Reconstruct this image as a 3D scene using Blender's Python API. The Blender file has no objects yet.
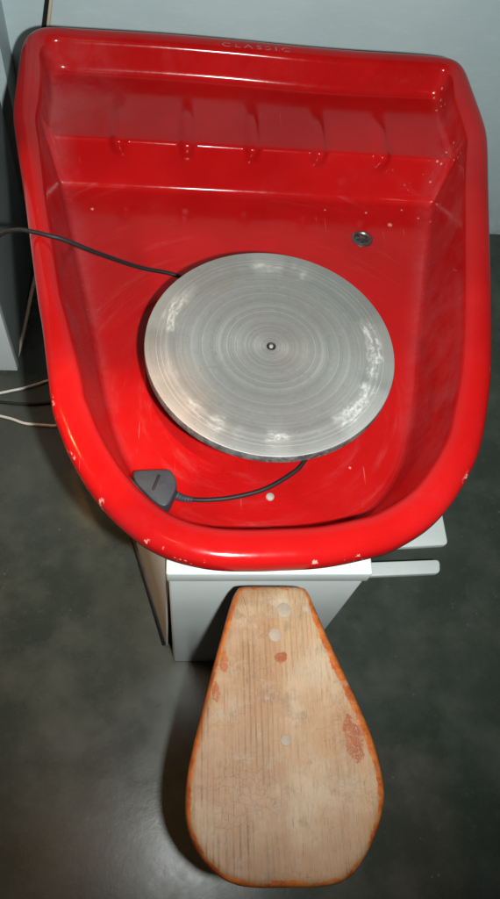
import bpy, bmesh, math, random
from mathutils import Vector, Matrix, noise

random.seed(7)
S = bpy.context.scene
COL = S.collection

# ------------------------------------------------------------------ camera frame (solved from the photograph)
CAM = Vector((-0.11347, -0.53119, 1.23923))
CR = Vector((0.994518, -0.034851, 0.098585))
CU = Vector((-0.017435, 0.874352, 0.48498))
CF = Vector((0.1031, 0.48404, -0.868951))
FPX = 730.0


def at(x, y, z):
    """where the sight line of a point of the picture meets the level z (used for measuring real outlines)"""
    v = CF * FPX + CR * (x - 250) - CU * (y - 449.5)
    return CAM + v * ((z - CAM.z) / v.z)


def at_y(x, y, Y):
    v = CF * FPX + CR * (x - 250) - CU * (y - 449.5)
    return CAM + v * ((Y - CAM.y) / v.y)


# ------------------------------------------------------------------ object helpers
def link(name, bm, mats, parent=None, smooth=True, sharp=None):
    me = bpy.data.meshes.new(name)
    bm.normal_update()
    bm.to_mesh(me)
    bm.free()
    for m in (mats if isinstance(mats, (list, tuple)) else [mats]):
        me.materials.append(m)
    if smooth:
        for p in me.polygons:
            p.use_smooth = True
        if sharp:
            me.set_sharp_from_angle(angle=math.radians(sharp))
    o = bpy.data.objects.new(name, me)
    COL.objects.link(o)
    if parent:
        o.parent = parent
    return o


def thing(name, label, cat, loc=(0, 0, 0)):
    o = bpy.data.objects.new(name, None)
    COL.objects.link(o)
    o.location = loc
    o.empty_display_size = .1
    o['label'] = label
    o['category'] = cat
    return o


def tag(o, label, cat):
    o['label'] = label
    o['category'] = cat
    return o


def catmull(pts, n=8, closed=False):
    P = [Vector(p) for p in pts]
    N = len(P)
    out = []
    for i in range(N if closed else N - 1):
        if closed:
            a, b, c, d = P[(i - 1) % N], P[i], P[(i + 1) % N], P[(i + 2) % N]
        else:
            a = P[i - 1] if i else P[0] * 2 - P[1]
            b, c = P[i], P[i + 1]
            d = P[i + 2] if i + 2 < N else P[-1] * 2 - P[-2]
        # centripetal-ish, plain uniform with chord scaling
        for k in range(n):
            t = k / n
            t2, t3 = t * t, t * t * t
            out.append(.5 * ((2 * b) + (c - a) * t + (2 * a - 5 * b + 4 * c - d) * t2 + (3 * b - a - 3 * c + d) * t3))
    if not closed:
        out.append(P[-1])
    return out


def tube(bm, path, r, n=10, cap=True):
    rings = []
    up = Vector((0, 0, 1))
    prev = None
    for i, p in enumerate(path):
        t = (path[min(i + 1, len(path) - 1)] - path[max(i - 1, 0)]).normalized()
        if prev is None:
            a = t.cross(up)
            if a.length < 1e-3:
                a = t.cross(Vector((1, 0, 0)))
            a.normalize()
        else:
            a = (prev - t * prev.dot(t)).normalized()
        prev = a
        b = t.cross(a)
        rr = r(i / (len(path) - 1)) if callable(r) else r
        rings.append([bm.verts.new(p + (a * math.cos(2 * math.pi * k / n) + b * math.sin(2 * math.pi * k / n)) * rr) for k in range(n)])
    for A, B in zip(rings, rings[1:]):
        for k in range(n):
            bm.faces.new((A[k], A[(k + 1) % n], B[(k + 1) % n], B[k]))
    if cap:
        bm.faces.new(rings[0][::-1])
        bm.faces.new(rings[-1])


def prism(bm, outline, z0, z1, bev=0.0, seg=3):
    """solid with a level outline (list of (x, y)), bevelled"""
    b2 = bmesh.new()
    bot = [b2.verts.new((x, y, z0)) for x, y in outline]
    top = [b2.verts.new((x, y, z1)) for x, y in outline]
    n = len(outline)
    b2.faces.new(top)
    b2.faces.new(bot[::-1])
    for i in range(n):
        b2.faces.new((bot[i], bot[(i + 1) % n], top[(i + 1) % n], top[i]))
    bmesh.ops.recalc_face_normals(b2, faces=b2.faces)
    if bev:
        es = [e for e in b2.edges if e.calc_face_angle(0) > .5]
        bmesh.ops.bevel(b2, geom=es, offset=bev, segments=seg, profile=.5, affect='EDGES')
    me = bpy.data.meshes.new('tmp')
    b2.to_mesh(me)
    b2.free()
    bm.from_mesh(me)
    bpy.data.meshes.remove(me)


def box(bm, x0, x1, y0, y1, z0, z1, bev=0.0, seg=3):
    prism(bm, [(x0, y0), (x1, y0), (x1, y1), (x0, y1)], z0, z1, bev, seg)


def lathe(bm, prof, n=96, c=(0, 0)):
    rings = []
    for r, z in prof:
        if r < 1e-6:
            rings.append([bm.verts.new((c[0], c[1], z))])
        else:
            rings.append([bm.verts.new((c[0] + r * math.cos(2 * math.pi * k / n), c[1] + r * math.sin(2 * math.pi * k / n), z)) for k in range(n)])
    for A, B in zip(rings, rings[1:]):
        for k in range(n):
            k2 = (k + 1) % n
            if len(A) == 1 and len(B) == 1:
                continue
            if len(A) == 1:
                bm.faces.new((A[0], B[k2], B[k]))
            elif len(B) == 1:
                bm.faces.new((A[k], A[k2], B[0]))
            else:
                bm.faces.new((A[k], A[k2], B[k2], B[k]))
    bmesh.ops.recalc_face_normals(bm, faces=bm.faces)


# ------------------------------------------------------------------ material helpers
class NT:
    def __init__(s, name):
        s.m = bpy.data.materials.new(name)
        s.m.use_nodes = True
        s.t = s.m.node_tree
        s.t.nodes.clear()
        s.out = s.n('ShaderNodeOutputMaterial')
        s.bsdf = s.n('ShaderNodeBsdfPrincipled')
        s.l(s.bsdf.outputs[0], s.out.inputs[0])
        s.co = s.n('ShaderNodeTexCoord').outputs['Object']

    def n(s, k, **kw):
        o = s.t.nodes.new(k)
        for a, b in kw.items():
            setattr(o, a, b)
        return o

    def l(s, a, b):
        s.t.links.new(a, b)

    def put(s, sock, v):
        if isinstance(v, bpy.types.NodeSocket):
            s.l(v, sock)
        elif isinstance(v, (tuple, list)) and len(v) == 3 and sock.type == 'RGBA':
            sock.default_value = (*v, 1)
        else:
            sock.default_value = v

    def math(s, op, a, b=0.0, c=0.0, clamp=False):
        o = s.n('ShaderNodeMath', operation=op, use_clamp=clamp)
        for i, v in enumerate((a, b, c)):
            s.put(o.inputs[i], v)
        return o.outputs[0]

    def noise(s, scale, detail=4, rough=.55, vec=None, dist=0.0, dim='3D'):
        o = s.n('ShaderNodeTexNoise', noise_dimensions=dim)
        s.l(vec or s.co, o.inputs['Vector'])
        o.inputs['Scale'].default_value = scale
        o.inputs['Detail'].default_value = detail
        o.inputs['Roughness'].default_value = rough
        o.inputs['Distortion'].default_value = dist
        return o.outputs['Fac']

    def ramp(s, f, a, b, lo=0.0, hi=1.0):
        o = s.n('ShaderNodeMapRange', interpolation_type='SMOOTHSTEP')
        s.put(o.inputs['Value'], f)
        for k, v in (('From Min', a), ('From Max', b), ('To Min', lo), ('To Max', hi)):
            s.put(o.inputs[k], v)
        return o.outputs[0]

    def mix(s, f, a, b):
        o = s.n('ShaderNodeMix', data_type='RGBA')
        s.put(o.inputs[0], f)
        s.put(o.inputs[6], a)
        s.put(o.inputs[7], b)
        return o.outputs[2]

    def map(s, scale=(1, 1, 1), loc=(0, 0, 0), rot=(0, 0, 0), vec=None):
        o = s.n('ShaderNodeMapping')
        s.l(vec or s.co, o.inputs['Vector'])
        o.inputs['Scale'].default_value = scale
        o.inputs['Location'].default_value = loc
        o.inputs['Rotation'].default_value = rot
        return o.outputs[0]

    def xyz(s):
        o = s.n('ShaderNodeSeparateXYZ')
        s.l(s.co, o.inputs[0])
        return o.outputs

    def dist(s, p):
        o = s.n('ShaderNodeVectorMath', operation='DISTANCE')
        s.l(s.co, o.inputs[0])
        o.inputs[1].default_value = p
        return o.outputs['Value']

    def bump(s, h, strength=.2, distance=.002):
        o = s.n('ShaderNodeBump')
        s.put(o.inputs['Height'], h)
        o.inputs['Strength'].default_value = strength
        o.inputs['Distance'].default_value = distance
        s.l(o.outputs[0], s.bsdf.inputs['Normal'])

    def set(s, **kw):
        for k, v in kw.items():
            s.put(s.bsdf.inputs[k.replace('_', ' ')], v)
        return s


def plain(name, col, rough=.5, metal=0.0, var=.12, scale=60, bump=.05):
    t = NT(name)
    f = t.noise(scale)
    c = t.mix(f, tuple(x * (1 - var) for x in col), tuple(min(1, x * (1 + var)) for x in col))
    t.set(Base_Color=c, Roughness=t.ramp(f, .2, .8, rough * .85, min(1, rough * 1.15)), Metallic=metal)
    if bump:
        t.bump(t.noise(scale * 4), bump, .0005)
    return t.m


# ------------------------------------------------------------------ materials
def mat_red():
    t = NT('red_fibreglass')
    p = t.xyz()
    big = t.noise(6, 3)
    base = t.mix(t.ramp(big, .3, .7), (.335, .0042, .0045), (.405, .0068, .0068))
    # dried clay film: thickest in the back corners and along the side walls
    clay = t.noise(9, 8, .68)
    fine = t.noise(70, 6, .7)
    streak = t.noise(16, 7, .7, vec=t.map((1, 1, .8)))
    film = t.math('MULTIPLY', t.ramp(clay, .42, .8), t.ramp(fine, .25, .8))
    ax = t.math('ABSOLUTE', p[0])
    # band near the side walls (their offset from the axis widens towards the back)
    edge = t.math('SUBTRACT', ax, t.math('MULTIPLY_ADD', p[1], .20, .205))
    side = t.math('MULTIPLY', t.ramp(edge, -.025, .012), t.ramp(p[2], .552, .535))
    wall = t.math('MULTIPLY', side, t.ramp(streak, .3, .75))
    f = t.math('ADD', t.math('MULTIPLY', film, .05), t.math('ADD', t.math('MULTIPLY', wall, .17), t.math('MULTIPLY', t.math('MULTIPLY', t.ramp(t.dist((-.27, .50, .52)), .12, .02), t.ramp(streak, .3, .7)), .13)))
    # small drips and flecks
    v = t.n('ShaderNodeTexVoronoi', feature='F1')
    t.l(t.co, v.inputs['Vector'])
    v.inputs['Scale'].default_value = 34
    v.inputs['Randomness'].default_value = 1
    sel = t.n('ShaderNodeSeparateColor')
    t.l(v.outputs['Color'], sel.inputs[0])
    spot = t.math('MULTIPLY', t.ramp(v.outputs['Distance'], t.math('MULTIPLY', sel.outputs[1], .11), t.math('MULTIPLY', sel.outputs[1], .05)), t.math('GREATER_THAN', sel.outputs[0], .95))
    for (px, py, rad) in ((92, 209, .0030), (390, 225, .0042), (325, 210, .0018), (420, 158, .0022), (366, 213, .0022), (350, 468, .0018)):
        q = at(px, py, ZF)
        spot = t.math('MAXIMUM', spot, t.ramp(t.math('ADD', t.dist((q.x, q.y, ZF)), t.math('MULTIPLY', t.math('SUBTRACT', t.noise(300, 2), .5), .002)), rad, rad * .6))
    v2 = t.n('ShaderNodeTexVoronoi', feature='F1')
    t.l(t.co, v2.inputs['Vector'])
    v2.inputs['Scale'].default_value = 120
    s2 = t.n('ShaderNodeSeparateColor')
    t.l(v2.outputs['Color'], s2.inputs[0])
    corner = t.math('MAXIMUM', t.ramp(t.dist((.30, .385, .47)), .10, .01), t.ramp(t.dist((.31, .52, .51)), .05, .005))
    thr = t.math('SUBTRACT', 1.0, t.math('MULTIPLY', corner, .30))
    spot2 = t.math('MULTIPLY', t.ramp(t.math('ADD', v2.outputs['Distance'], t.math('MULTIPLY', t.noise(400, 2), .25)), .42, .25), t.math('GREATER_THAN', s2.outputs[0], thr))
    c = t.mix(t.math('MINIMUM', f, .6), base, (.34, .20, .215))
    c = t.mix(t.math('MULTIPLY', spot, .6), c, (.62, .38, .32))
    c = t.mix(t.math('MULTIPLY', spot2, .5), c, (.66, .42, .38))
    # chipped gelcoat along the lip
    chip = t.math('MULTIPLY', t.ramp(t.noise(30, 6, .74), .595, .615), t.math('MULTIPLY', t.ramp(p[2], .552, .549), t.ramp(p[2], .528, .532)))
    c = t.mix(t.math('MULTIPLY', t.math('MULTIPLY', chip, t.math('MULTIPLY', t.n('ShaderNodeAttribute', attribute_name='lip').outputs['Fac'], t.ramp(p[1], .05, -.10))), .75), c, (.75, .38, .33))
    # swirled wipe marks of dry slip round the wheelhead
    rr = t.math('SQRT', t.math('ADD', t.math('POWER', p[0], 2), t.math('POWER', p[1], 2)))
    cbw = t.n('ShaderNodeCombineXYZ')
    t.l(t.math('MULTIPLY', rr, 60.0), cbw.inputs[0])
    t.l(t.math('MULTIPLY', t.math('ARCTAN2', p[1], p[0]), 1.6), cbw.inputs[1])
    sw = t.noise(1.0, 7, .7, vec=cbw.outputs[0])
    wipe = t.math('MULTIPLY', t.ramp(sw, .50, .72), t.math('MULTIPLY', t.ramp(p[2], .443, .438), t.ramp(t.noise(5, 3, .6), .38, .65)))
    c = t.mix(t.math('MULTIPLY', wipe, .09), c, (.42, .26, .26))
    # scratches
    sc = t.noise(5, 2, .5, vec=t.map((60, 3, 3), rot=(0, 0, .5)))
    scr = t.math('MULTIPLY', t.ramp(sc, .725, .75), t.ramp(t.noise(7, 2), .5, .6))
    c = t.mix(t.math('MULTIPLY', scr, .12), c, (.7, .4, .38))
    rough = t.math('ADD', t.ramp(fine, .2, .8, .11, .19), t.math('ADD', t.math('MULTIPLY', f, .9), t.math('MULTIPLY', wipe, .25)))
    t.set(Base_Color=c, Roughness=rough, Specular_IOR_Level=.21)
    h = t.math('ADD', t.math('MULTIPLY', t.noise(28, 3), .6), t.math('MULTIPLY', fine, .04))
    t.bump(h, .07, .0025)
    return t.m


def mat_alu():
    t = NT('turned_aluminium')
    p = t.xyz()
    r = t.math('SQRT', t.math('ADD', t.math('POWER', p[0], 2), t.math('POWER', p[1], 2)))
    # grooves are a function of the radius alone
    cb = t.n('ShaderNodeCombineXYZ')
    t.l(r, cb.inputs[0])
    g1 = t.noise(420, 3, .7, vec=cb.outputs[0])
    g2 = t.noise(90, 4, .6, vec=cb.outputs[0])
    g3 = t.noise(1400, 2, .6, vec=cb.outputs[0])
    mott = t.noise(16, 6, .65)
    fine = t.noise(160, 5, .7)
    base = t.mix(t.ramp(g2, .3, .7), (.262, .278, .268), (.335, .35, .336))
    base = t.mix(t.math('MULTIPLY', t.ramp(g1, .56, .64), .65), base, (.60, .60, .57))
    base = t.mix(t.math('MULTIPLY', t.ramp(g1, .40, .32), .55), base, (.17, .17, .16))
    base = t.mix(t.math('MULTIPLY', t.ramp(g3, .48, .62), .30), base, (.55, .56, .53))
    base = t.mix(t.math('MULTIPLY', t.ramp(g3, .46, .36), .35), base, (.16, .16, .15))
    base = t.mix(t.math('MULTIPLY', t.ramp(fine, .52, .72), .35), base, (.20, .195, .18))
    base = t.mix(t.math('MULTIPLY', t.ramp(mott, .42, .72), .45), base, (.30, .27, .225))
    # dry slip left on a broken ring near the edge
    ang = t.math('ARCTAN2', p[1], p[0])
    cb2 = t.n('ShaderNodeCombineXYZ')
    t.l(t.math('COSINE', ang), cb2.inputs[0])
    t.l(t.math('SINE', ang), cb2.inputs[1])
    arc = t.ramp(t.noise(1.7, 3, .6, vec=cb2.outputs[0]), .42, .58)
    wob = t.math('MULTIPLY', t.math('SUBTRACT', t.noise(40, 6, .7), .5), .022)
    rr = t.math('ADD', r, wob)
    ring = t.math('MULTIPLY', t.ramp(rr, .112, .124), t.ramp(rr, .140, .130))
    cb3 = t.n('ShaderNodeCombineXYZ')
    t.l(t.math('MULTIPLY', t.math('COSINE', ang), 7.0), cb3.inputs[0])
    t.l(t.math('MULTIPLY', t.math('SINE', ang), 7.0), cb3.inputs[1])
    t.l(t.math('MULTIPLY', r, 190.0), cb3.inputs[2])
    smear = t.noise(1.0, 6, .72, vec=cb3.outputs[0])
    grain = t.math('ADD', t.math('MULTIPLY', smear, .6), t.math('MULTIPLY', t.noise(260, 6, .8), .4))
    slip = t.math('MULTIPLY', t.math('MULTIPLY', ring, arc), t.ramp(grain, .47, .58))
    smudge = t.math('MULTIPLY', t.ramp(smear, .52, .68), .30)
    haze = t.math('MULTIPLY', t.math('MULTIPLY', t.ramp(r, .10, .128), arc), .25)
    base = t.mix(smudge, base, (.44, .44, .41))
    c = t.mix(haze, base, (.46, .47, .44))
    c = t.mix(t.math('MULTIPLY', slip, .36), c, (.50, .51, .47))
    metal = t.math('SUBTRACT', .60, t.math('ADD', t.math('MULTIPLY', slip, .4), t.math('MULTIPLY', haze, .4)), clamp=True)
    rough = t.math('ADD', t.ramp(g2, .3, .7, .40, .50), t.math('MULTIPLY', slip, .35))
    t.set(Base_Color=c, Metallic=metal, Roughness=rough, Anisotropic=.45)
    tg = t.n('ShaderNodeTangent', direction_type='RADIAL', axis='Z')
    t.l(tg.outputs[0], t.bsdf.inputs['Tangent'])
    h = t.math('ADD', t.math('MULTIPLY', g1, 1.0), t.math('ADD', t.math('MULTIPLY', g3, .5), t.math('MULTIPLY', t.math('ADD', fine, slip), .35)))
    t.bump(h, .16, .0005)
    return t.m


def mat_alu_edge():
    t = NT('dirty_aluminium_edge')
    f = t.noise(55, 6, .75)
    k = t.noise(240, 4, .7)
    c = t.mix(t.ramp(f, .35, .65), (.05, .052, .055), (.20, .20, .195))
    c = t.mix(t.math('MULTIPLY', t.ramp(k, .55, .68), .6), c, (.36, .36, .34))
    t.set(Base_Color=c, Metallic=.4, Roughness=.6)
    t.bump(k, .5, .001)
    return t.m


def mat_concrete():
    t = NT('polished_concrete')
    a = t.noise(2.2, 6, .6)
    b = t.noise(9, 8, .65)
    f = t.noise(60, 8, .7)
    g = t.noise(300, 3, .6)
    c = t.mix(t.ramp(a, .35, .65), (.036, .049, .039), (.053, .062, .050))
    c = t.mix(t.math('MULTIPLY', t.ramp(b, .40, .70), .48), c, (.100, .112, .092))
    c = t.mix(t.math('MULTIPLY', t.ramp(f, .52, .74), .4), c, (.10, .105, .09))
    c = t.mix(t.math('MULTIPLY', t.ramp(f, .42, .28), .55), c, (.024, .029, .024))
    c = t.mix(t.math('MULTIPLY', t.ramp(g, .62, .72), .25), c, (.085, .09, .08))
    gr = t.n('ShaderNodeTexVoronoi', feature='F1')
    t.l(t.co, gr.inputs['Vector'])
    gr.inputs['Scale'].default_value = 95
    gs = t.n('ShaderNodeSeparateColor')
    t.l(gr.outputs['Color'], gs.inputs[0])
    grit = t.math('MULTIPLY', t.ramp(gr.outputs['Distance'], t.math('MULTIPLY', gs.outputs[1], .30), t.math('MULTIPLY', gs.outputs[1], .12)), t.math('GREATER_THAN', gs.outputs[0], .90))
    c = t.mix(t.math('MULTIPLY', grit, .35), c, (.20, .20, .18))
    # trowel arcs
    tr = t.noise(3, 5, .7, vec=t.map((1, 5, 1), rot=(0, 0, .5)))
    c = t.mix(t.math('MULTIPLY', t.ramp(tr, .45, .7), .35), c, (.048, .053, .046))
    # hairline cracks
    v = t.n('ShaderNodeTexVoronoi', feature='DISTANCE_TO_EDGE')
    w = t.n('ShaderNodeVectorMath', operation='ADD')
    nz = t.n('ShaderNodeTexNoise')
    t.l(t.co, nz.inputs['Vector'])
    nz.inputs['Scale'].default_value = 7
    nz.inputs['Detail'].default_value = 5
    sc = t.n('ShaderNodeVectorMath', operation='SCALE')
    t.l(nz.outputs['Color'], sc.inputs[0])
    sc.inputs['Scale'].default_value = .16
    t.l(t.map((1, 1, 0), loc=(.13, .31, 0)), w.inputs[0])
    t.l(sc.outputs[0], w.inputs[1])
    t.l(w.outputs[0], v.inputs['Vector'])
    v.inputs['Scale'].default_value = 1.7
    cr = t.math('MULTIPLY', t.math('LESS_THAN', v.outputs['Distance'], .0016), t.math('MULTIPLY', t.ramp(t.noise(4, 2), .5, .62), t.ramp(t.xyz()[0], .0, -.1)))
    c = t.mix(t.math('MULTIPLY', cr, .75), c, (.006, .007, .006))
    t.set(Base_Color=c, Roughness=t.ramp(b, .3, .75, .24, .36), Specular_IOR_Level=.40)
    t.bump(t.math('ADD', b, t.math('MULTIPLY', f, .5)), .10, .003)
    return t.m


def mat_wall():
    t = NT('pale_blue_grey_paint')
    a = t.noise(3, 5, .6)
    b = t.noise(24, 6, .6, vec=t.map((1, 1, 2.5)))
    c = t.mix(t.ramp(a, .35, .65), (.45, .55, .56), (.505, .60, .605))
    c = t.mix(t.math('MULTIPLY', t.ramp(b, .5, .75), .35), c, (.58, .655, .655))
    z = t.xyz()[2]
    scuff = t.math('MULTIPLY', t.ramp(z, .16, .0), t.ramp(t.noise(12, 5, .7), .4, .65))
    c = t.mix(t.math('MULTIPLY', scuff, .5), c, (.22, .25, .25))
    t.set(Base_Color=c, Roughness=.55)
    t.bump(t.math('ADD', b, t.math('MULTIPLY', t.noise(160, 4), .4)), .25, .002)
    return t.m


def mat_white_metal():
    t = NT('white_powder_coat')
    a = t.noise(7, 6, .6)
    f = t.noise(90, 6, .7)
    c = t.mix(t.ramp(a, .35, .7), (.60, .65, .63), (.67, .71, .69))
    c = t.mix(t.math('MULTIPLY', t.ramp(f, .62, .75), .35), c, (.40, .37, .32))
    st = t.noise(10, 5, .65, vec=t.map((6, 6, .8)))
    c = t.mix(t.math('MULTIPLY', t.ramp(st, .55, .8), .25), c, (.44, .45, .42))
    t.set(Base_Color=c, Roughness=t.ramp(a, .3, .7, .32, .45))
    t.bump(t.noise(350, 3), .08, .0006)
    return t.m


def mat_seat():
    t = NT('worn_varnished_plank')
    p = t.xyz()
    at_ = t.n('ShaderNodeAttribute', attribute_name='edge')
    e = at_.outputs['Fac']
    # grain runs along the seat; the left half is straight and tight, the right half is calmer
    warp = t.math('MULTIPLY', t.math('SUBTRACT', t.noise(5, 3, .5, vec=t.map((1, .4, 1))), .5), .05)
    cb = t.n('ShaderNodeCombineXYZ')
    t.l(t.math('ADD', p[0], warp), cb.inputs[0])
    t.l(t.math('MULTIPLY', p[1], .02), cb.inputs[1])
    g = t.noise(150, 3, .55, vec=cb.outputs[0])
    g2 = t.noise(38, 3, .5, vec=cb.outputs[0])
    fib = t.noise(40, 6, .7, vec=t.map((14, .6, 1)))
    mott = t.noise(13, 6, .65)
    left = t.ramp(p[0], .0, -.035)
    base = t.mix(t.ramp(g2, .3, .7), (0.240, 0.136, 0.062), (0.326, 0.205, 0.105))
    base = t.mix(t.math('MULTIPLY', t.ramp(fib, .35, .7), .4), base, (0.345, 0.232, 0.130))
    gw = t.math('ADD', t.math('MULTIPLY_ADD', t.math('ADD', p[0], t.math('MULTIPLY', warp, .22)), 165.0, 20.0), t.math('MULTIPLY', g2, 2.2))
    tri = t.math('ABSOLUTE', t.math('SUBTRACT', t.math('FRACT', gw), .5))
    amp = t.ramp(t.noise(9, 4, .6, vec=t.map((5, .7, 1))), .34, .62)
    ringw = t.math('MULTIPLY', t.math('MULTIPLY', t.ramp(tri, .24, .05), amp), t.math('MULTIPLY_ADD', left, .88, .26))
    base = t.mix(ringw, base, (0.105, 0.045, 0.018))
    # bleached, dusty patches where the varnish has gone
    base = t.mix(t.math('MULTIPLY', t.ramp(mott, .44, .62), .85), base, (0.356, 0.264, 0.168))
    base = t.mix(t.math('MULTIPLY', t.ramp(t.noise(6, 5, .65), .48, .66), .6), base, (0.278, 0.132, 0.051))
    base = t.mix(t.math('MULTIPLY', t.ramp(t.noise(300, 4, .7), .55, .75), .3), base, (0.163, 0.100, 0.055))
    # the two halves of the plank differ: orange-brown heartwood left of the joint, paler to its right
    joint = t.ramp(t.math('ADD', p[0], t.math('MULTIPLY', t.noise(9, 3), .012)), .016, .002)
    base = t.mix(t.math('MULTIPLY', t.math('MULTIPLY', joint, t.ramp(t.noise(11, 5, .65), .33, .58)), .62), base, (0.240, 0.114, 0.043))
    base = t.mix(t.math('MULTIPLY', t.ramp(t.noise(34, 7, .75), .54, .66), .38), base, (0.122, 0.077, 0.042))
    base = t.mix(t.math('MULTIPLY', t.ramp(t.noise(46, 7, .78), .55, .64), .45), base, (0.275, 0.230, 0.175))
    # fine fibres and short scratches
    fine_f = t.noise(90, 5, .75, vec=t.map((9, .5, 1)))
    base = t.mix(t.math('MULTIPLY', t.ramp(fine_f, .50, .70), .46), base, (0.063, 0.036, 0.017))
    scr = t.noise(60, 2, .5, vec=t.map((7, .6, 1), rot=(0, 0, .9)))
    base = t.mix(t.math('MULTIPLY', t.ramp(scr, .70, .75), .5), base, (0.052, 0.031, 0.017))
    scr2 = t.noise(60, 2, .5, vec=t.map((7, .6, 1), rot=(0, 0, -.7)))
    base = t.mix(t.math('MULTIPLY', t.ramp(scr2, .70, .75), .5), base, (0.220, 0.186, 0.138))
    # crazed varnish
    v = t.n('ShaderNodeTexVoronoi', feature='DISTANCE_TO_EDGE')
    nz = t.n('ShaderNodeTexNoise')
    t.l(t.co, nz.inputs['Vector'])
    nz.inputs['Scale'].default_value = 45
    nz.inputs['Detail'].default_value = 4
    sc = t.n('ShaderNodeVectorMath', operation='SCALE')
    t.l(nz.outputs['Color'], sc.inputs[0])
    sc.inputs['Scale'].default_value = .035
    ad = t.n('ShaderNodeVectorMath', operation='ADD')
    t.l(t.map((1, 1.3, 0)), ad.inputs[0])
    t.l(sc.outputs[0], ad.inputs[1])
    t.l(ad.outputs[0], v.inputs['Vector'])
    v.inputs['Scale'].default_value = 85
    craze = t.math('MULTIPLY', t.ramp(v.outputs['Distance'], .03, .006), t.ramp(t.noise(20, 4, .6), .47, .60))
    base = t.mix(t.math('MULTIPLY', craze, .24), base, (0.105, 0.050, 0.024))
    # orange paint left on the rounded edges and in a few islands
    wob = t.math('MULTIPLY', t.math('SUBTRACT', t.noise(38, 6, .7), .5), .020)
    rgt = t.math('MULTIPLY', t.ramp(p[0], .02, .05), t.ramp(p[1], -.52, -.42))
    lim = t.math('ADD', t.math('MULTIPLY', rgt, .0075), .0040)
    orange = t.ramp(t.math('ADD', e, wob), t.math('ADD', lim, .0012), lim)
    isl = 0.0
    for (x, y, rad, sx, sy) in ISLANDS:
        q = at(x, y, SEAT_Z)
        d2 = t.math('SQRT', t.math('ADD', t.math('POWER', t.math('DIVIDE', t.math('SUBTRACT', p[0], q.x), sx), 2),
                                   t.math('POWER', t.math('DIVIDE', t.math('SUBTRACT', p[1], q.y), sy), 2)))
        d2 = t.math('ADD', d2, t.math('MULTIPLY', t.math('SUBTRACT', t.noise(55, 6, .72), .5), 3.2 * rad))
        k = t.ramp(d2, rad * 1.06, rad * .94)
        isl = t.math('MAXIMUM', isl, k)
    worn = t.ramp(t.noise(120, 6, .75), .50, .62)
    oc = t.mix(t.ramp(mott, .35, .65), (.21, .048, .009), (.31, .10, .022))
    oc = t.mix(orange, oc, t.mix(t.ramp(t.noise(45, 6, .7), .35, .65), (.27, .055, .010), (.46, .135, .028)))
    m = t.math('MAXIMUM', orange, t.math('MULTIPLY', isl, .97))
    m = t.math('MULTIPLY', m, t.math('SUBTRACT', 1.0, t.math('MULTIPLY', worn, .38)))
    c = t.mix(m, base, oc)
    # smears of dried slip
    slip = t.math('MULTIPLY', t.ramp(t.noise(18, 6, .7), .58, .68), t.ramp(p[1], -.56, -.30))
    c = t.mix(t.math('MULTIPLY', slip, .45), c, (.36, .32, .26))
    t.set(Base_Color=c, Roughness=t.math('SUBTRACT', .58, t.math('MULTIPLY', m, .22)))
    h = t.math('ADD', t.math('MULTIPLY', g, .5), t.math('ADD', t.math('MULTIPLY', craze, -1.0), t.math('MULTIPLY', fib, .5)))
    t.bump(h, .25, .001)
    return t.m


SEAT_Z = .4672
ZF, ZS = .4346, .508
ISLANDS = [(350, 732, .5, .011, .046), (358, 745, .5, .013, .030), (281, 657, .5, .012, .010), (224, 662, .5, .008, .030), (216, 690, .5, .007, .022)]
M_red = mat_red()
M_alu = mat_alu()
M_edge = mat_alu_edge()
M_floor = mat_concrete()
M_wall = mat_wall()
M_white = mat_white_metal()
M_seat = mat_seat()
M_black = plain('black_cable_rubber', (.006, .006, .0065), .62)
M_plug = plain('dark_grey_rubber', (.026, .034, .042), .6, var=.3, scale=90, bump=.15)
M_steel = plain('dull_steel', (.17, .17, .165), .38, .9, .2, 120)
M_dark = plain('black_hole', (.01, .01, .01), .7)
M_brass = plain('worn_brass', (.36, .31, .2), .35, .9, .2, 200)
M_cord_white = plain('grubby_white_cable', (.68, .66, .60), .5, var=.2, scale=25)
M_beige = plain('beige_cable', (.56, .47, .37), .5, var=.15, scale=25)
M_filler = plain('pale_filler', (.30, .27, .235), .6, var=.25, scale=160)
M_seatplug = plain('sanded_filler', (.27, .215, .16), .65, var=.35, scale=130)
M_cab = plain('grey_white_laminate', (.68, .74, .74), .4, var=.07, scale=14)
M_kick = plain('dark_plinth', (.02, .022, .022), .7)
M_cabside = plain('shaded_side_laminate', (.16, .185, .185), .5, var=.12, scale=14)  # darker than the door: the shade on the cabinet's side is in this colour
M_letter = plain('worn_white_print', (.38, .13, .12), .6, var=.3, scale=150)

# ------------------------------------------------------------------ floor and wall
bm = bmesh.new()
prism(bm, [(-3, -3), (3.2, -3), (3.2, .775), (-.425, .775), (-.425, .70), (-3, .70)], -.1, 0)
fl = link('floor', bm, M_floor, smooth=False)
fl['kind'] = 'structure'

bm = bmesh.new()
prism(bm, [(-3, .70), (-.425, .70), (-.425, .775), (3.2, .775), (3.2, .9), (-3, .9)], -.1, 2.6)
wl = link('wall', bm, M_wall, smooth=False)
tag(wl, 'plain pale blue-grey painted wall behind the red pottery wheel', 'wall')

# ------------------------------------------------------------------ radial outline sampling
CX, CY = 0.0, 0.12
NTH = 1440


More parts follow.
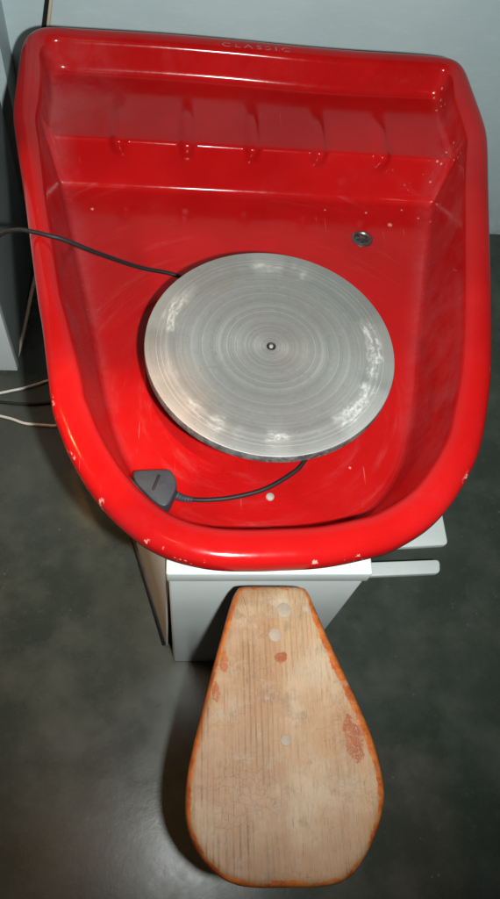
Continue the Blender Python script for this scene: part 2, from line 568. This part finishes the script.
def radial(poly):
    """distance from (CX, CY) to a closed polyline for NTH directions"""
    P = [(p[0] - CX, p[1] - CY) for p in poly]
    out = [None] * NTH
    for (x1, y1), (x2, y2) in zip(P, P[1:] + P[:1]):
        a1, a2 = math.atan2(y1, x1), math.atan2(y2, x2)
        da = (a2 - a1 + math.pi) % (2 * math.pi) - math.pi
        if abs(da) < 1e-12:
            continue
        lo, hi = (a1, a1 + da) if da > 0 else (a1 + da, a1)
        k0 = math.ceil(lo / (2 * math.pi) * NTH - 1e-9)
        k1 = math.floor(hi / (2 * math.pi) * NTH + 1e-9)
        for k in range(k0, k1 + 1):
            th = 2 * math.pi * k / NTH
            c, s = math.cos(th), math.sin(th)
            dx, dy = x2 - x1, y2 - y1
            den = c * dy - s * dx
            if abs(den) < 1e-12:
                continue
            r = (x1 * dy - y1 * dx) / den
            kk = k % NTH
            out[kk] = r if out[kk] is None else max(out[kk], r)
    for k in range(NTH):
        if out[k] is None:
            out[k] = out[k - 1]
    return out


def smooth_r(r, n):
    for _ in range(n):
        r = [.25 * r[k - 1] + .5 * r[k] + .25 * r[(k + 1) % NTH] for k in range(NTH)]
    return r


def fillet(poly, rads, n=8):
    out = []
    N = len(poly)
    for i in range(N):
        p = Vector(poly[i])
        a = Vector(poly[i - 1]) - p
        b = Vector(poly[(i + 1) % N]) - p
        r = min(rads[i], a.length * .48, b.length * .48)
        if r <= 0:
            out.append(p)
            continue
        A = p + a.normalized() * r
        B = p + b.normalized() * r
        for k in range(n + 1):
            t = k / n
            out.append(A * (1 - t) ** 2 + p * 2 * t * (1 - t) + B * t * t)
    return out


RIM_Z = .556
rim_px = [(60, 28.5), (150, 34), (225, 40), (300, 47.5), (350, 51.5), (420, 56), (446, 58.5), (456, 61), (465, 69), (473, 90), (484, 121.5), (488, 140), (489.3, 187),
          (491, 249), (491.8, 300), (491.6, 350), (489.5, 390), (480.5, 446), (467, 479), (449, 507.6), (428, 529), (398.8, 547), (381, 554), (328, 565.5), (280, 568.5),
          (249, 569.4), (218, 568.5), (194, 564.8), (170, 558), (146, 546.5), (124, 530), (105.4, 512), (85, 485), (68, 454), (58, 428), (51.4, 407), (45.2, 354.5), (41.3, 323), (37.4, 300),
          (28.9, 235.6), (21.7, 180.7), (15.9, 143), (12.4, 112), (15.2, 86.7), (19.2, 57.8), (23, 41), (30, 33), (43, 28.5)]
rim_w = [at(x, y, RIM_Z - .009 - .007 * max(0, min(1, (y - 250) / 220))) for x, y in rim_px]
O = smooth_r(radial(catmull([(p.x, p.y) + (0,) for p in rim_w], 8, True)), 40)


def inset(r, d):
    """move a star outline inwards by d (wider at the front, as the rim is) measured along its normal"""
    out = []
    h = 2 * math.pi / NTH
    for k in range(NTH):
        dr = (r[(k + 3) % NTH] - r[k - 3]) / (6 * h)
        out.append(r[k] - d * WID[k] * math.sqrt(1 + (dr / r[k]) ** 2))
    return smooth_r(out, 6)


WID = []
for k in range(NTH):
    th = 2 * math.pi * k / NTH
    x, y = CX + O[k] * math.cos(th), CY + O[k] * math.sin(th)
    fr = max(0, min(1, (.05 - y) / .30))
    lf = max(0, min(1, -x / .25)) * max(0, min(1, (.45 - y) / .2))
    WID.append(1 + .12 * fr * fr * (3 - 2 * fr) - .22 * lf * max(0, min(1, (y + .10) / .16)))
INN = inset(O, .0365)

# floor line of the pan, measured where the picture shows it
fl_half = [(.0, -.210), (.05, -.206), (.10, -.188), (.145, -.150), (.178, -.095), (.204, -.010), (.224, .083), (.250, .190), (.274, .29), (.292, .362)]
fpoly = catmull([(x, y, 0) for x, y in fl_half], 8)
fpoly = [(p.x, p.y) for p in fpoly] + [(.307, .44), (.295, .53), (.28, .548), (0, .553)]
fpoly = fpoly + [(-x, y) for x, y in fpoly[::-1][1:-1]]
FEX = smooth_r([min(a, b - .014) for a, b in zip(smooth_r(radial(fpoly), 30), INN)], 30)
ZF, ZS = .4346, .508
YS, YB = .393, .378


def pos(k, r):
    th = 2 * math.pi * k / NTH
    return CX + r * math.cos(th), CY + r * math.sin(th)


def clip_y(r, ylim):
    out = []
    for k in range(NTH):
        s = math.sin(2 * math.pi * k / NTH)
        out.append(min(r[k], (ylim - CY) / s) if s > 1e-6 else r[k])
    return out


def smoothstep(x, a, b):
    t = max(0, min(1, (x - a) / (b - a)))
    return t * t * (3 - 2 * t)


B_ = []
for k in range(NTH):
    x, y = pos(k, INN[k])
    t = smoothstep(y, .36, .50)
    lerp = INN[k] + (FEX[k] - INN[k]) * .36
    B_.append(lerp * (1 - t) + (INN[k] - .013) * t)
C_ = clip_y(B_, YS)
D_ = [min(a, b) for a, b in zip(clip_y(FEX, YB), [c - .002 for c in C_])]

RIBS = [at(x, y, ZS).x for x, y in ((118, 142), (187, 145), (253, 149), (320, 152), (383, 155))]


def rib(x, y):
    """moulded ridges of the tool shelf"""
    h = 0.0
    for rx in RIBS:
        d = abs(x - rx)
        h = max(h, 1 - smoothstep(d, .002, .0155))
    return h * smoothstep(y, .372, .389) * (1 - smoothstep(y, .44, .50))


def fillet_col(P, R, n=5):
    out = []
    for i, p in enumerate(P):
        if i in (0, len(P) - 1) or R[i] <= 0:
            out.append(p)
            continue
        a, b = P[i - 1] - p, P[i + 1] - p
        ra, rb = min(R[i], a.length * .45), min(R[i], b.length * .45)
        A = p + (a.normalized() * ra if a.length > 1e-9 else a)
        Bq = p + (b.normalized() * rb if b.length > 1e-9 else b)
        for k in range(n + 1):
            t = k / n
            out.append(A * (1 - t) ** 2 + p * 2 * t * (1 - t) + Bq * t * t)
    return out


def build_pan():
    bm = bmesh.new()
    lip = bm.verts.layers.float.new('lip')
    ins = {d: inset(O, d) for d in (.002, .006, .010, .026, .032)}
    cols = []
    for k in range(NTH):
        th = 2 * math.pi * k / NTH
        c, s = math.cos(th), math.sin(th)

        def V(r, z):
            return Vector((CX + r * c, CY + r * s, z))
        y_in = CY + INN[k] * s
        x_in = CX + INN[k] * c
        col = [V(ins[.026][k], RIM_Z - .022), V(ins[.010][k], RIM_Z - .024), V(ins[.002][k], RIM_Z - .025), V(O[k], RIM_Z - .023), V(O[k], RIM_Z - .018)]
        # rolled lip: a rounded crest that falls away to both sides
        w = O[k] - INN[k]
        col[-1] = V(O[k], RIM_Z - .018)
        for a in range(1, 17):
            u = a / 16
            ph = math.pi * (1 - u * .90)
            cx = (1 + math.cos(ph)) / (1 + math.cos(math.pi * .10))
            z = math.sin(ph) ** .72
            col.append(V(O[k] - w * cx, RIM_Z - .017 + .017 * z))
        I = col[-1]
        tail = [I, V(B_[k], ZS), V(C_[k], ZS), V(D_[k], ZF)]
        back = B_[k] - C_[k] > .012
        R = [0, .012 if back else 0, .007 if back else 0, .014]
        # rows: wall, shelf, riser, floor
        P0 = fillet_col(tail + [V(D_[k] * .8, ZF)], R + [0], 5)
        # (I) + 6 (corner B) + 6 (corner C) + 6 (corner D) + 1, but fixed counts need the unfilleted ones too
        rows = [I]
        for i in (1, 2, 3):
            p = tail[i]
            prev = tail[i - 1]
            nxt = tail[i + 1] if i < 3 else V(D_[k] * .8, ZF)
            if R[i] > 0:
                a, b = prev - p, nxt - p
                ra, rb = min(R[i], a.length * .45), min(R[i], b.length * .45)
                A, Bq = p + a.normalized() * ra, p + b.normalized() * rb
                seg = [A * (1 - t) ** 2 + p * 2 * t * (1 - t) + Bq * t * t for t in (j / 5 for j in range(6))]
            else:
                # on the plain side walls simply walk from the lip to the floor line
                f0 = (i - 1) / 2
                seg = None
            rows.append(seg if seg else None)
        if back:
            shelf = [rows[1][-1].lerp(rows[2][0], j / 14) for j in range(1, 14)]
            riser = [rows[2][-1].lerp(rows[3][0], j / 6) for j in range(1, 6)]
            seq = rows[1] + shelf + rows[2] + riser + rows[3]
        else:
            A = rows[3][0]
            n = 6 + 13 + 6 + 5
            seq = [I.lerp(A, (j + 1) / (n + 1)) for j in range(n)] + rows[3]
        col = col + seq
        rD = (seq[-1] - Vector((CX, CY, ZF))).length
        for j in range(1, 9):
            col.append(V(rD * (1 - j / 9), ZF))
        if back:
            for q in col[len(col) - 8 - len(seq):-8]:
                h = rib(q.x, q.y)
                if h > 0:
                    q.z += .0050 * h * smoothstep(q.z, ZS - .016, ZS - .004)
                    # the ridge rolls over the front edge of the shelf
                    if q.y < YS + .004:
                        q.y -= .0075 * h * smoothstep(q.z, ZS - .022, ZS - .008)
        # slightly uneven hand-laid moulding
        for q in col:
            nz = noise.noise(Vector((q.x * 7, q.y * 7, q.z * 7 + 3)))
            q.z += .0009 * nz
        vs = [bm.verts.new(q) for q in col]
        for j_, v in enumerate(vs):
            v[lip] = 1.0 if j_ < 12 else 0.0
        cols.append(vs)
    ctr = bm.verts.new((CX, CY, ZF))
    n = len(cols[0])
    for k in range(NTH):
        A, Bc = cols[k], cols[(k + 1) % NTH]
        for j in range(n - 1):
            bm.faces.new((A[j], Bc[j], Bc[j + 1], A[j + 1]))
        bm.faces.new((A[-1], Bc[-1], ctr))
    # underside skin
    I2 = inset(O, .028)
    oc = []
    for k in range(0, NTH, 4):
        th = 2 * math.pi * k / NTH
        c, s = math.cos(th), math.sin(th)
        ro = D_[k] + .007
        if FEX[k] - D_[k] > .01:
            ro = min(D_[k] + .012, FEX[k])
        P = [(I2[k], RIM_Z - .018), (I2[k] - .003, RIM_Z - .05), (max(ro, B_[k] - .01) if FEX[k] - D_[k] > .01 else I2[k] * .55 + ro * .45, ZS - .012), (ro, ZF - .003), (ro - .012, ZF - .009), (ro * .5, ZF - .009), (.05, ZF - .009)]
        oc.append([bm.verts.new((CX + r * c, CY + r * s, z)) for r, z in P])
    for A, Bc in zip(oc, oc[1:] + oc[:1]):
        for j in range(len(A) - 1):
            bm.faces.new((A[j], A[j + 1], Bc[j + 1], Bc[j]))
    bmesh.ops.remove_doubles(bm, verts=bm.verts, dist=1e-6)
    return bm


WHEEL = thing('pottery_wheel', 'electric pottery wheel with glossy red splash pan, round metal wheelhead and worn wooden saddle seat', 'pottery wheel')
pan = link('splash_pan', build_pan(), M_red, WHEEL)
pan['label'] = 'glossy red moulded splash pan with ribbed tool shelf at its back'

# drain fitting in the pan floor
dq = at(362, 239, ZF)
bm = bmesh.new()
R_ = .0165
lathe(bm, [(R_, ZF - .002), (R_, ZF + .0012), (R_ - .0015, ZF + .0022), (R_ - .004, ZF + .0020), (R_ - .0058, ZF + .0002), (R_ - .0068, ZF + .0009), (.0055, ZF + .0009), (.005, ZF + .0012), (.0048, ZF + .0035), (.0035, ZF + .0042), (0, ZF + .0042)], 40, (dq.x, dq.y))
link('drain', bm, M_steel, pan, sharp=40)
bm = bmesh.new()
for a in range(6):
    th = a * math.pi / 3 + .4
    cx, cy = dq.x + .0078 * math.cos(th), dq.y + .0078 * math.sin(th)
    lathe(bm, [(.0021, ZF + .0010), (.0021, ZF + .00125), (0, ZF + .00125)], 14, (cx, cy))
link('drain_hole', bm, M_dark, bpy.data.objects['drain'])
# pale bolt head in the front of the pan floor
bq = at(270, 497, ZF)
bm = bmesh.new()
lathe(bm, [(.0052, ZF - .002), (.0052, ZF + .0016), (.0042, ZF + .0026), (0, ZF + .003)], 24, (bq.x, bq.y))
link('bolt', bm, M_filler, pan, sharp=50)

# worn lettering printed on the top of the back lip
cu = bpy.data.curves.new('lettering', 'FONT')
cu.body = 'CLASSIC'
cu.size = .017
cu.space_character = 1.45
cu.align_x = 'CENTER'
cu.extrude = .0001
cu.resolution_u = 3
tmp = bpy.data.objects.new('tmp', cu)
COL.objects.link(tmp)
dg = bpy.context.evaluated_depsgraph_get()
me = bpy.data.meshes.new_from_object(tmp.evaluated_get(dg))
bpy.data.objects.remove(tmp)
bm = bmesh.new()
bm.from_mesh(me)
la, lb = at(222, 47, RIM_Z), at(290, 53, RIM_Z)
xs = [v.co.x for v in bm.verts]
L0, L1 = min(xs), max(xs)
for v in bm.verts:
    f = (v.co.x - L0) / (L1 - L0)
    b = la.lerp(lb, f)
    v.co = Vector((b.x, b.y + .002 + v.co.y * .8, RIM_Z + .0005 + v.co.z))
bmesh.ops.subdivide_edges(bm, edges=bm.edges[:], cuts=1)
TXT = bm

# ------------------------------------------------------------------ wheelhead
HZ = .5408
WR = .1512
bm = bmesh.new()
lathe(bm, [(0, HZ - .014), (.02, HZ - .014), (WR - .003, HZ - .014), (WR, HZ - .0125), (WR, HZ - .0015), (WR - .0006, HZ - .0004), (WR - .0016, HZ), (.10, HZ), (.05, HZ), (.0058, HZ), (.0050, HZ - .004), (0, HZ - .004)], 160)
for f in bm.faces:
    c = f.calc_center_median()
    rr = math.hypot(c.x, c.y)
    f.material_index = 1 if (rr > WR - .0007 or c.z < HZ - .005) else 0
hd = link('wheelhead', bm, [M_alu, M_edge], WHEEL, sharp=30)
bm = bmesh.new()
lathe(bm, [(.0057, HZ - .0035), (.0057, HZ + .0003), (.0046, HZ + .0003), (.0040, HZ - .001), (0, HZ - .001)], 28)
link('centre_hole', bm, M_dark, hd)
bm = bmesh.new()
lathe(bm, [(.0024, HZ - .001), (.0024, HZ + .0006), (.0016, HZ + .0014), (0, HZ + .0016)], 20)
link('centre_pin', bm, M_filler, hd)
bm = bmesh.new()
lathe(bm, [(.055, ZF - .001), (.052, ZF + .012), (.030, ZF + .03), (.026, ZF + .045), (.026, HZ - .0142)], 48)
link('shaft_collar', bm, M_red, WHEEL)

# ------------------------------------------------------------------ base
base_front = -.2506
bm = bmesh.new()
zt = .418
# folded front box, slightly narrower at the floor
def tapered(bm, top, bot, z1, z0, bev):
    b2 = bmesh.new()
    T = [b2.verts.new((x, y, z1)) for x, y in top]
    Bv = [b2.verts.new((x, y, z0)) for x, y in bot]
    b2.faces.new(T)
    b2.faces.new(Bv[::-1])
    n = len(T)
    for i in range(n):
        b2.faces.new((Bv[i], Bv[(i + 1) % n], T[(i + 1) % n], T[i]))
    bmesh.ops.recalc_face_normals(b2, faces=b2.faces)
    bmesh.ops.bevel(b2, geom=b2.edges[:], offset=bev, segments=3, profile=.5, affect='EDGES')
    me = bpy.data.meshes.new('tmp')
    b2.to_mesh(me)
    b2.free()
    bm.from_mesh(me)
    bpy.data.meshes.remove(me)


ZT = .4418
# pan floor skin is at .4256, so the deep box stops below it and only the front tray-support lip rises to ZT
tapered(bm, [(-.118, base_front + .003), (.118, base_front + .003), (.118, .20), (-.118, .20)],
        [(-.109, base_front + .003), (.109, base_front + .003), (.112, .20), (-.112, .20)], .420, 0.0, .004)
BASE = link('base', bm, M_white, WHEEL, sharp=40)
bm = bmesh.new()
box(bm, -.1205, .1205, base_front, base_front + .042, .4205 - .006, ZT, .003)
link('base_lid', bm, M_white, BASE, sharp=40)
# flared side panels
for sgn in (-1, 1):
    bm = bmesh.new()
    a = Vector((sgn * .1215, -.224))
    b = Vector((sgn * .185, -.02))
    n = Vector((-(b - a).y, (b - a).x)).normalized() * .004 * sgn
    prism(bm, [(a.x, a.y), (b.x, b.y), (b.x, .20), (b.x + sgn * -.005, .20), ((b + n).x, (b + n).y), ((a + n).x, (a + n).y)] if sgn > 0 else
          [(a.x, a.y), ((a - n * -1).x, (a + n).y), ((b + n).x, (b + n).y), (b.x + .005, .20), (b.x, .20), (b.x, b.y)], .013, .4215, .0015)
    sp = link('side_panel', bm, M_white, BASE, sharp=40)
    bm = bmesh.new()
    tube(bm, [Vector((a.x, a.y + .004, .0066)), Vector((b.x + sgn * .001, b.y, .0066)), Vector((b.x + sgn * .001, .19, .0066))], .0066, 8)
    link('shadow_strip', bm, M_black, sp)  # black strip stands in for the shadow line at the panel foot

# low white bars of the foot rest on the right
def bar(px, z1, th, name, bev):
    P = [at(x, y, z1) for x, y in px]
    bm = bmesh.new()
    pl = fillet([(p.x, p.y) for p in P], [.0, .008, .008, .0], 5)
    prism(bm, [(p.x, p.y) for p in pl], z1 - th, z1, bev)
    return link(name, bm, M_white, BASE, sharp=50)


bar([(345, 577), (440.5, 573), (440, 559.5), (345, 563)], .13, .012, 'foot_bar', .002)
bar([(330, 551), (448.5, 544.5), (440, 500), (330, 506)], .16, .012, 'foot_plate', .002)

# ------------------------------------------------------------------ seat
seat_px = [(243, 586.5), (272, 586), (301, 587), (308, 592), (313, 602), (325, 630), (339, 661), (355, 695), (371, 732), (380, 762), (385, 790), (383, 812), (376, 836), (366, 857), (354, 874), (338, 884),
           (315, 887.5), (285, 888), (258, 888), (238, 885.5), (222, 878), (205, 862), (193, 842), (187, 822), (185.5, 800), (188, 772), (194, 742), (203, 707), (213, 667), (224, 627), (231, 603), (236, 591)]
SO = [at(x, y, SEAT_Z - .006) for x, y in seat_px]
sc_ = Vector((sum(p.x for p in SO) / len(SO), sum(p.y for p in SO) / len(SO)))
out2 = [Vector((p.x, p.y)) for p in catmull([(p.x, p.y, 0) for p in SO], 8, True)]


def inset_poly(P, d):
    n = len(P)
    out = []
    for i in range(n):
        t = (P[(i + 2) % n] - P[i - 2]).normalized()
        nn = Vector((-t.y, t.x))
        if (sc_ - P[i]).dot(nn) < 0:
            nn = -nn
        out.append(P[i] + nn * d)
    return out


bm = bmesh.new()
lay = bm.verts.layers.float.new('edge')
rings = []
prof = [(.004, -.034), (.001, -.032), (0, -.028), (0, -.010), (.0006, -.0065), (.002, -.0032), (.0042, -.0012), (.007, -.0003), (.010, 0), (.014, 0), (.018, 0)]
for d, z in prof:
    rg = []
    for p in inset_poly(out2, min(d, .005)):
        p = p.lerp(sc_, max(0, d - .005) / .11)
        v = bm.verts.new((p.x, p.y, SEAT_Z + z))
        v[lay] = d if z > -.02 else 0
        rg.append(v)
    rings.append(rg)
last = [Vector((v.co.x, v.co.y)) for v in rings[-1]]
for s in (.85, .65, .4, .2):
    rg = []
    for p in last:
        q = sc_.lerp(p, s)
        v = bm.verts.new((q.x, q.y, SEAT_Z - .0012 * (1 - s)))
        v[lay] = .018 + (1 - s) * .05
        rg.append(v)
    rings.append(rg)
n = len(out2)
for A, Bc in zip(rings, rings[1:]):
    for i in range(n):
        bm.faces.new((A[i], A[(i + 1) % n], Bc[(i + 1) % n], Bc[i]))
cv = bm.verts.new((sc_.x, sc_.y, SEAT_Z - .0012))
cv[lay] = .07
for i in range(n):
    bm.faces.new((rings[-1][i], rings[-1][(i + 1) % n], cv))
bm.faces.new(rings[0][::-1])
bmesh.ops.recalc_face_normals(bm, faces=bm.faces)
seat = link('seat', bm, M_seat, WHEEL)
seat['label'] = 'worn pale wooden saddle plank with flaking orange edge'
for x, y, r in ((284, 610, .0078), (275, 635, .0068), (286, 740, .0055)):
    q = at(x, y, SEAT_Z)
    bm = bmesh.new()
    lathe(bm, [(r, SEAT_Z - .004), (r, SEAT_Z + .0003), (r - .0012, SEAT_Z + .0007), (0, SEAT_Z + .0005)], 28, (q.x, q.y))
    link('screw_plug', bm, M_seatplug, seat, sharp=50)
# steel arm that carries the seat
bm = bmesh.new()
box(bm, -.022, .022, -.46, base_front + .01, SEAT_Z - .150, SEAT_Z - .115, .003)
box(bm, -.030, .030, -.46, -.36, SEAT_Z - .114, SEAT_Z - .034, .003)
link('seat_arm', bm, M_steel, WHEEL, sharp=40)

# lettering: flakes of the print are missing
for f in [f for f in TXT.faces if noise.noise(f.calc_center_median() * 210) > .12]:
    TXT.faces.remove(f)
lt = link('lettering', TXT, M_letter, pan, smooth=False)

# ------------------------------------------------------------------ power cord lying through the pan
CORD = thing('power_cord', 'black power cord running over the red pan edge and under the wheelhead to a plug', 'cord', (0, 0, 0))
cp = [at(-60, 300, .30), at(-25, 256, .48), at(-8, 240, .535), at(6, 232, .554), at(20, 229.8, .561), at(36, 232.5, .562), at(50, 236, .561), at(62, 239, .556), at(80, 246, .542), at(100, 254, .522), at(140, 267.5, .48), at(178, 276, .455)]
u0 = cp[-1]
cp += [Vector((u0.x + .05, u0.y - .02, .441)), Vector((.075, .02, .4386)), Vector((.07, -.06, .4386))]
cp += [at(303, 463, .4386), at(290, 475, .4386), at(265, 489, .4386), at(235, 497, .4386), at(205, 500, .4395), at(182, 498, .446), at(170, 494, .452)]
bm = bmesh.new()
tube(bm, catmull(cp, 8), .0028, 12)
link('cable', bm, M_black, CORD)
# rubber plug, lying against the front left wall
PZ = .466
pp = [(133, 473.5), (135, 470.5), (143, 469.6), (154, 469.2), (165, 469), (170, 469.6), (174.5, 475.5), (177, 484), (174, 493), (169, 503), (163, 506), (154, 501), (144, 491), (135, 481)]
po = [at(x, y, PZ) for x, y in pp]
bm = bmesh.new()
prism(bm, [(p.x, p.y) for p in catmull([(p.x, p.y, 0) for p in po], 2, True)], PZ - .026, PZ, .0022)
plug = link('plug', bm, M_plug, CORD, sharp=50)
bm = bmesh.new()
g0, g1 = at(159, 475, PZ), at(153, 490, PZ)
dv = (g1 - g0).normalized()
pv = Vector((-dv.y, dv.x, 0)) * .0016
prism(bm, [((g0 - pv).x, (g0 - pv).y), ((g1 - pv).x, (g1 - pv).y), ((g1 + pv).x, (g1 + pv).y), ((g0 + pv).x, (g0 + pv).y)], PZ - .001, PZ + .0016, .0007)
link('plug_ridge', bm, M_black, plug)

bm = bmesh.new()
e0, e1, e2 = at(175.5, 495, .452), at(183, 498.2, .446), at(192, 499.6, .4425)
tube(bm, catmull([e0, e1, e2], 8), lambda t: (.0052 - .0018 * t) * (1 + .10 * math.sin(t * 34)), 14)
link('strain_relief', bm, M_plug, plug)

# ------------------------------------------------------------------ cabinet at the left
CAB = thing('cabinet', 'cabinet with white door and shade painted into its side, standing on the floor left of the red pan', 'cabinet', (-.72, .55, 0))
bm = bmesh.new()
cxr, cyf = at(17.5, 371, .012).x, at(17.5, 371, .012).y
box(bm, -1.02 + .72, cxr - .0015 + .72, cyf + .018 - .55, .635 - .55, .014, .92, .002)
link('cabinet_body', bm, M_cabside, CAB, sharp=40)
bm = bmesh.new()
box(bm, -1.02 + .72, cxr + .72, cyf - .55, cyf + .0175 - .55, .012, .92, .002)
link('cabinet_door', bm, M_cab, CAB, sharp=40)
bm = bmesh.new()
box(bm, -1.0 + .72, cxr - .02 + .72, cyf + .03 - .55, .62 - .55, 0, .0142)
link('plinth', bm, M_kick, CAB, smooth=False)

# ------------------------------------------------------------------ cables on the wall and on the floor
def cable(name, pts, r, m, label):
    bm = bmesh.new()
    tube(bm, catmull(pts, 8), r, 10)
    return tag(link(name, bm, m), label, 'cable')


wy = .775
a0, a1 = at_y(47, 0, wy - .005), at_y(43.7, 27, wy - .005)
dd = (a1 - a0)
cable('wall_cable', [a0 - dd * 18, a0 - dd * 8, a0 - dd * 3, a0, a1, a1 + dd * 2, a1 + dd * 5 + Vector((0, -.01, 0)), Vector((a1.x - .03, .74, .012)), Vector((a1.x + .1, .66, .006))], .0042, M_black,
      'dark cable hanging down the wall behind the back left pan corner')
b0, b1 = at_y(50.6, 0, wy - .0045), at_y(47.8, 27, wy - .0045)
dd = (b1 - b0)
cable('wall_cable', [b0 - dd * 18, b0 - dd * 8, b0 - dd * 3, b0, b1, b1 + dd * 2, b1 + dd * 4 + Vector((0, -.01, 0)), Vector((b1.x + .0, .70, .12)), at(40, 262, .11), at(32, 290, .085), at(27, 315, .055), at(22, 338, .025), at(16, 358, .006), at(5, 366, .005), at(-30, 372, .005)], .0036, M_beige,
      'beige cable hanging beside the dark wall cable and dropping to the floor by the cabinet')


def floor_cable(px, tail, r, m, label):
    pts = [at(x, y, r + .0005) for x, y in px] + [Vector((x, y, r + .0005)) for x, y in tail]
    return cable('floor_cable', pts, r, m, label)


floor_cable([(-40, 398), (-15, 395), (0, 393), (12, 390.5), (22, 388.5), (36, 384.5), (48, 380.5), (60, 378)], [(-.25, .25), (-.15, .23)], .0027, M_cord_white,
            'white cable on the floor, upper one of the pair crossing under the pan')
floor_cable([(-40, 399), (-15, 400.5), (0, 402), (15, 403.5), (30, 404), (48, 402.8), (65, 402)], [(-.22, .2), (-.14, .21)], .0029, M_black,
            'black cable on the floor between the two white cables')
floor_cable([(-40, 411), (-15, 413), (0, 416), (12, 419), (24, 423.2), (36, 424.5), (52, 425.8), (70, 427)], [(-.2, .15), (-.13, .17)], .0027, M_cord_white,
            'white cable on the floor, lower one of the pair nearer the camera')

# ------------------------------------------------------------------ camera
cam = bpy.data.cameras.new('camera')
co = bpy.data.objects.new('camera', cam)
COL.objects.link(co)
co.matrix_world = Matrix(((CR.x, CU.x, -CF.x, CAM.x), (CR.y, CU.y, -CF.y, CAM.y), (CR.z, CU.z, -CF.z, CAM.z), (0, 0, 0, 1)))
cam.sensor_fit = 'VERTICAL'
cam.sensor_height = 36
cam.lens = 36 * FPX / 899
cam.clip_start = .01
cam.clip_end = 50
S.camera = co

# ------------------------------------------------------------------ light: on-camera flash, two warm room lamps, an added warm spot, dim room
def lamp(name, kind, loc, energy, col, size=.03, aim=None):
    L = bpy.data.lights.new(name, kind)
    L.energy = energy
    L.color = col
    if kind == 'AREA':
        L.shape = 'DISK'
        L.size = size
    else:
        L.shadow_soft_size = size
    o = bpy.data.objects.new(name, L)
    COL.objects.link(o)
    o.location = loc
    if aim is not None:
        o.rotation_euler = (Vector(aim) - Vector(loc)).to_track_quat('-Z', 'Y').to_euler()
    return o


fp = CAM + CR * .07 - CU * .02
lamp('flash', 'SPOT', fp, 70, (.96, 1, .985), .011, fp + CF * 1 + CU * .42)
bpy.data.lights['flash'].spot_size = math.radians(128)
bpy.data.lights['flash'].spot_blend = 1
lamp('room_lamp', 'AREA', (-.47, -.45, 2.45), 1.3, (1, .45, .16), .06, (-.2, .1, .4))
lamp('window_lamp', 'AREA', (-1.9, .35, 2.0), 1.0, (1, .46, .17), .19, (-.33, .0, .45))
bpy.data.lights['window_lamp'].spread = math.radians(38)

lamp('warm_patch_spot', 'SPOT', (-.10, -.75, 2.4), 150, (1, .40, .12), .02, at(128, 425, .51))  # added, no such fixture seen: warms the pan's front left and the wheelhead edge
bpy.data.lights['warm_patch_spot'].spot_size = math.radians(6.5)
bpy.data.lights['warm_patch_spot'].spot_blend = .7

w = bpy.data.worlds.new('World')
S.world = w
w.use_nodes = True
w.node_tree.nodes['Background'].inputs[0].default_value = (.55, .62, .66, 1)
w.node_tree.nodes['Background'].inputs[1].default_value = .015

S.view_settings.view_transform = 'Standard'
S.view_settings.look = 'None'
S.view_settings.exposure = 0
S.view_settings.gamma = 1
S.cycles.max_bounces = 6
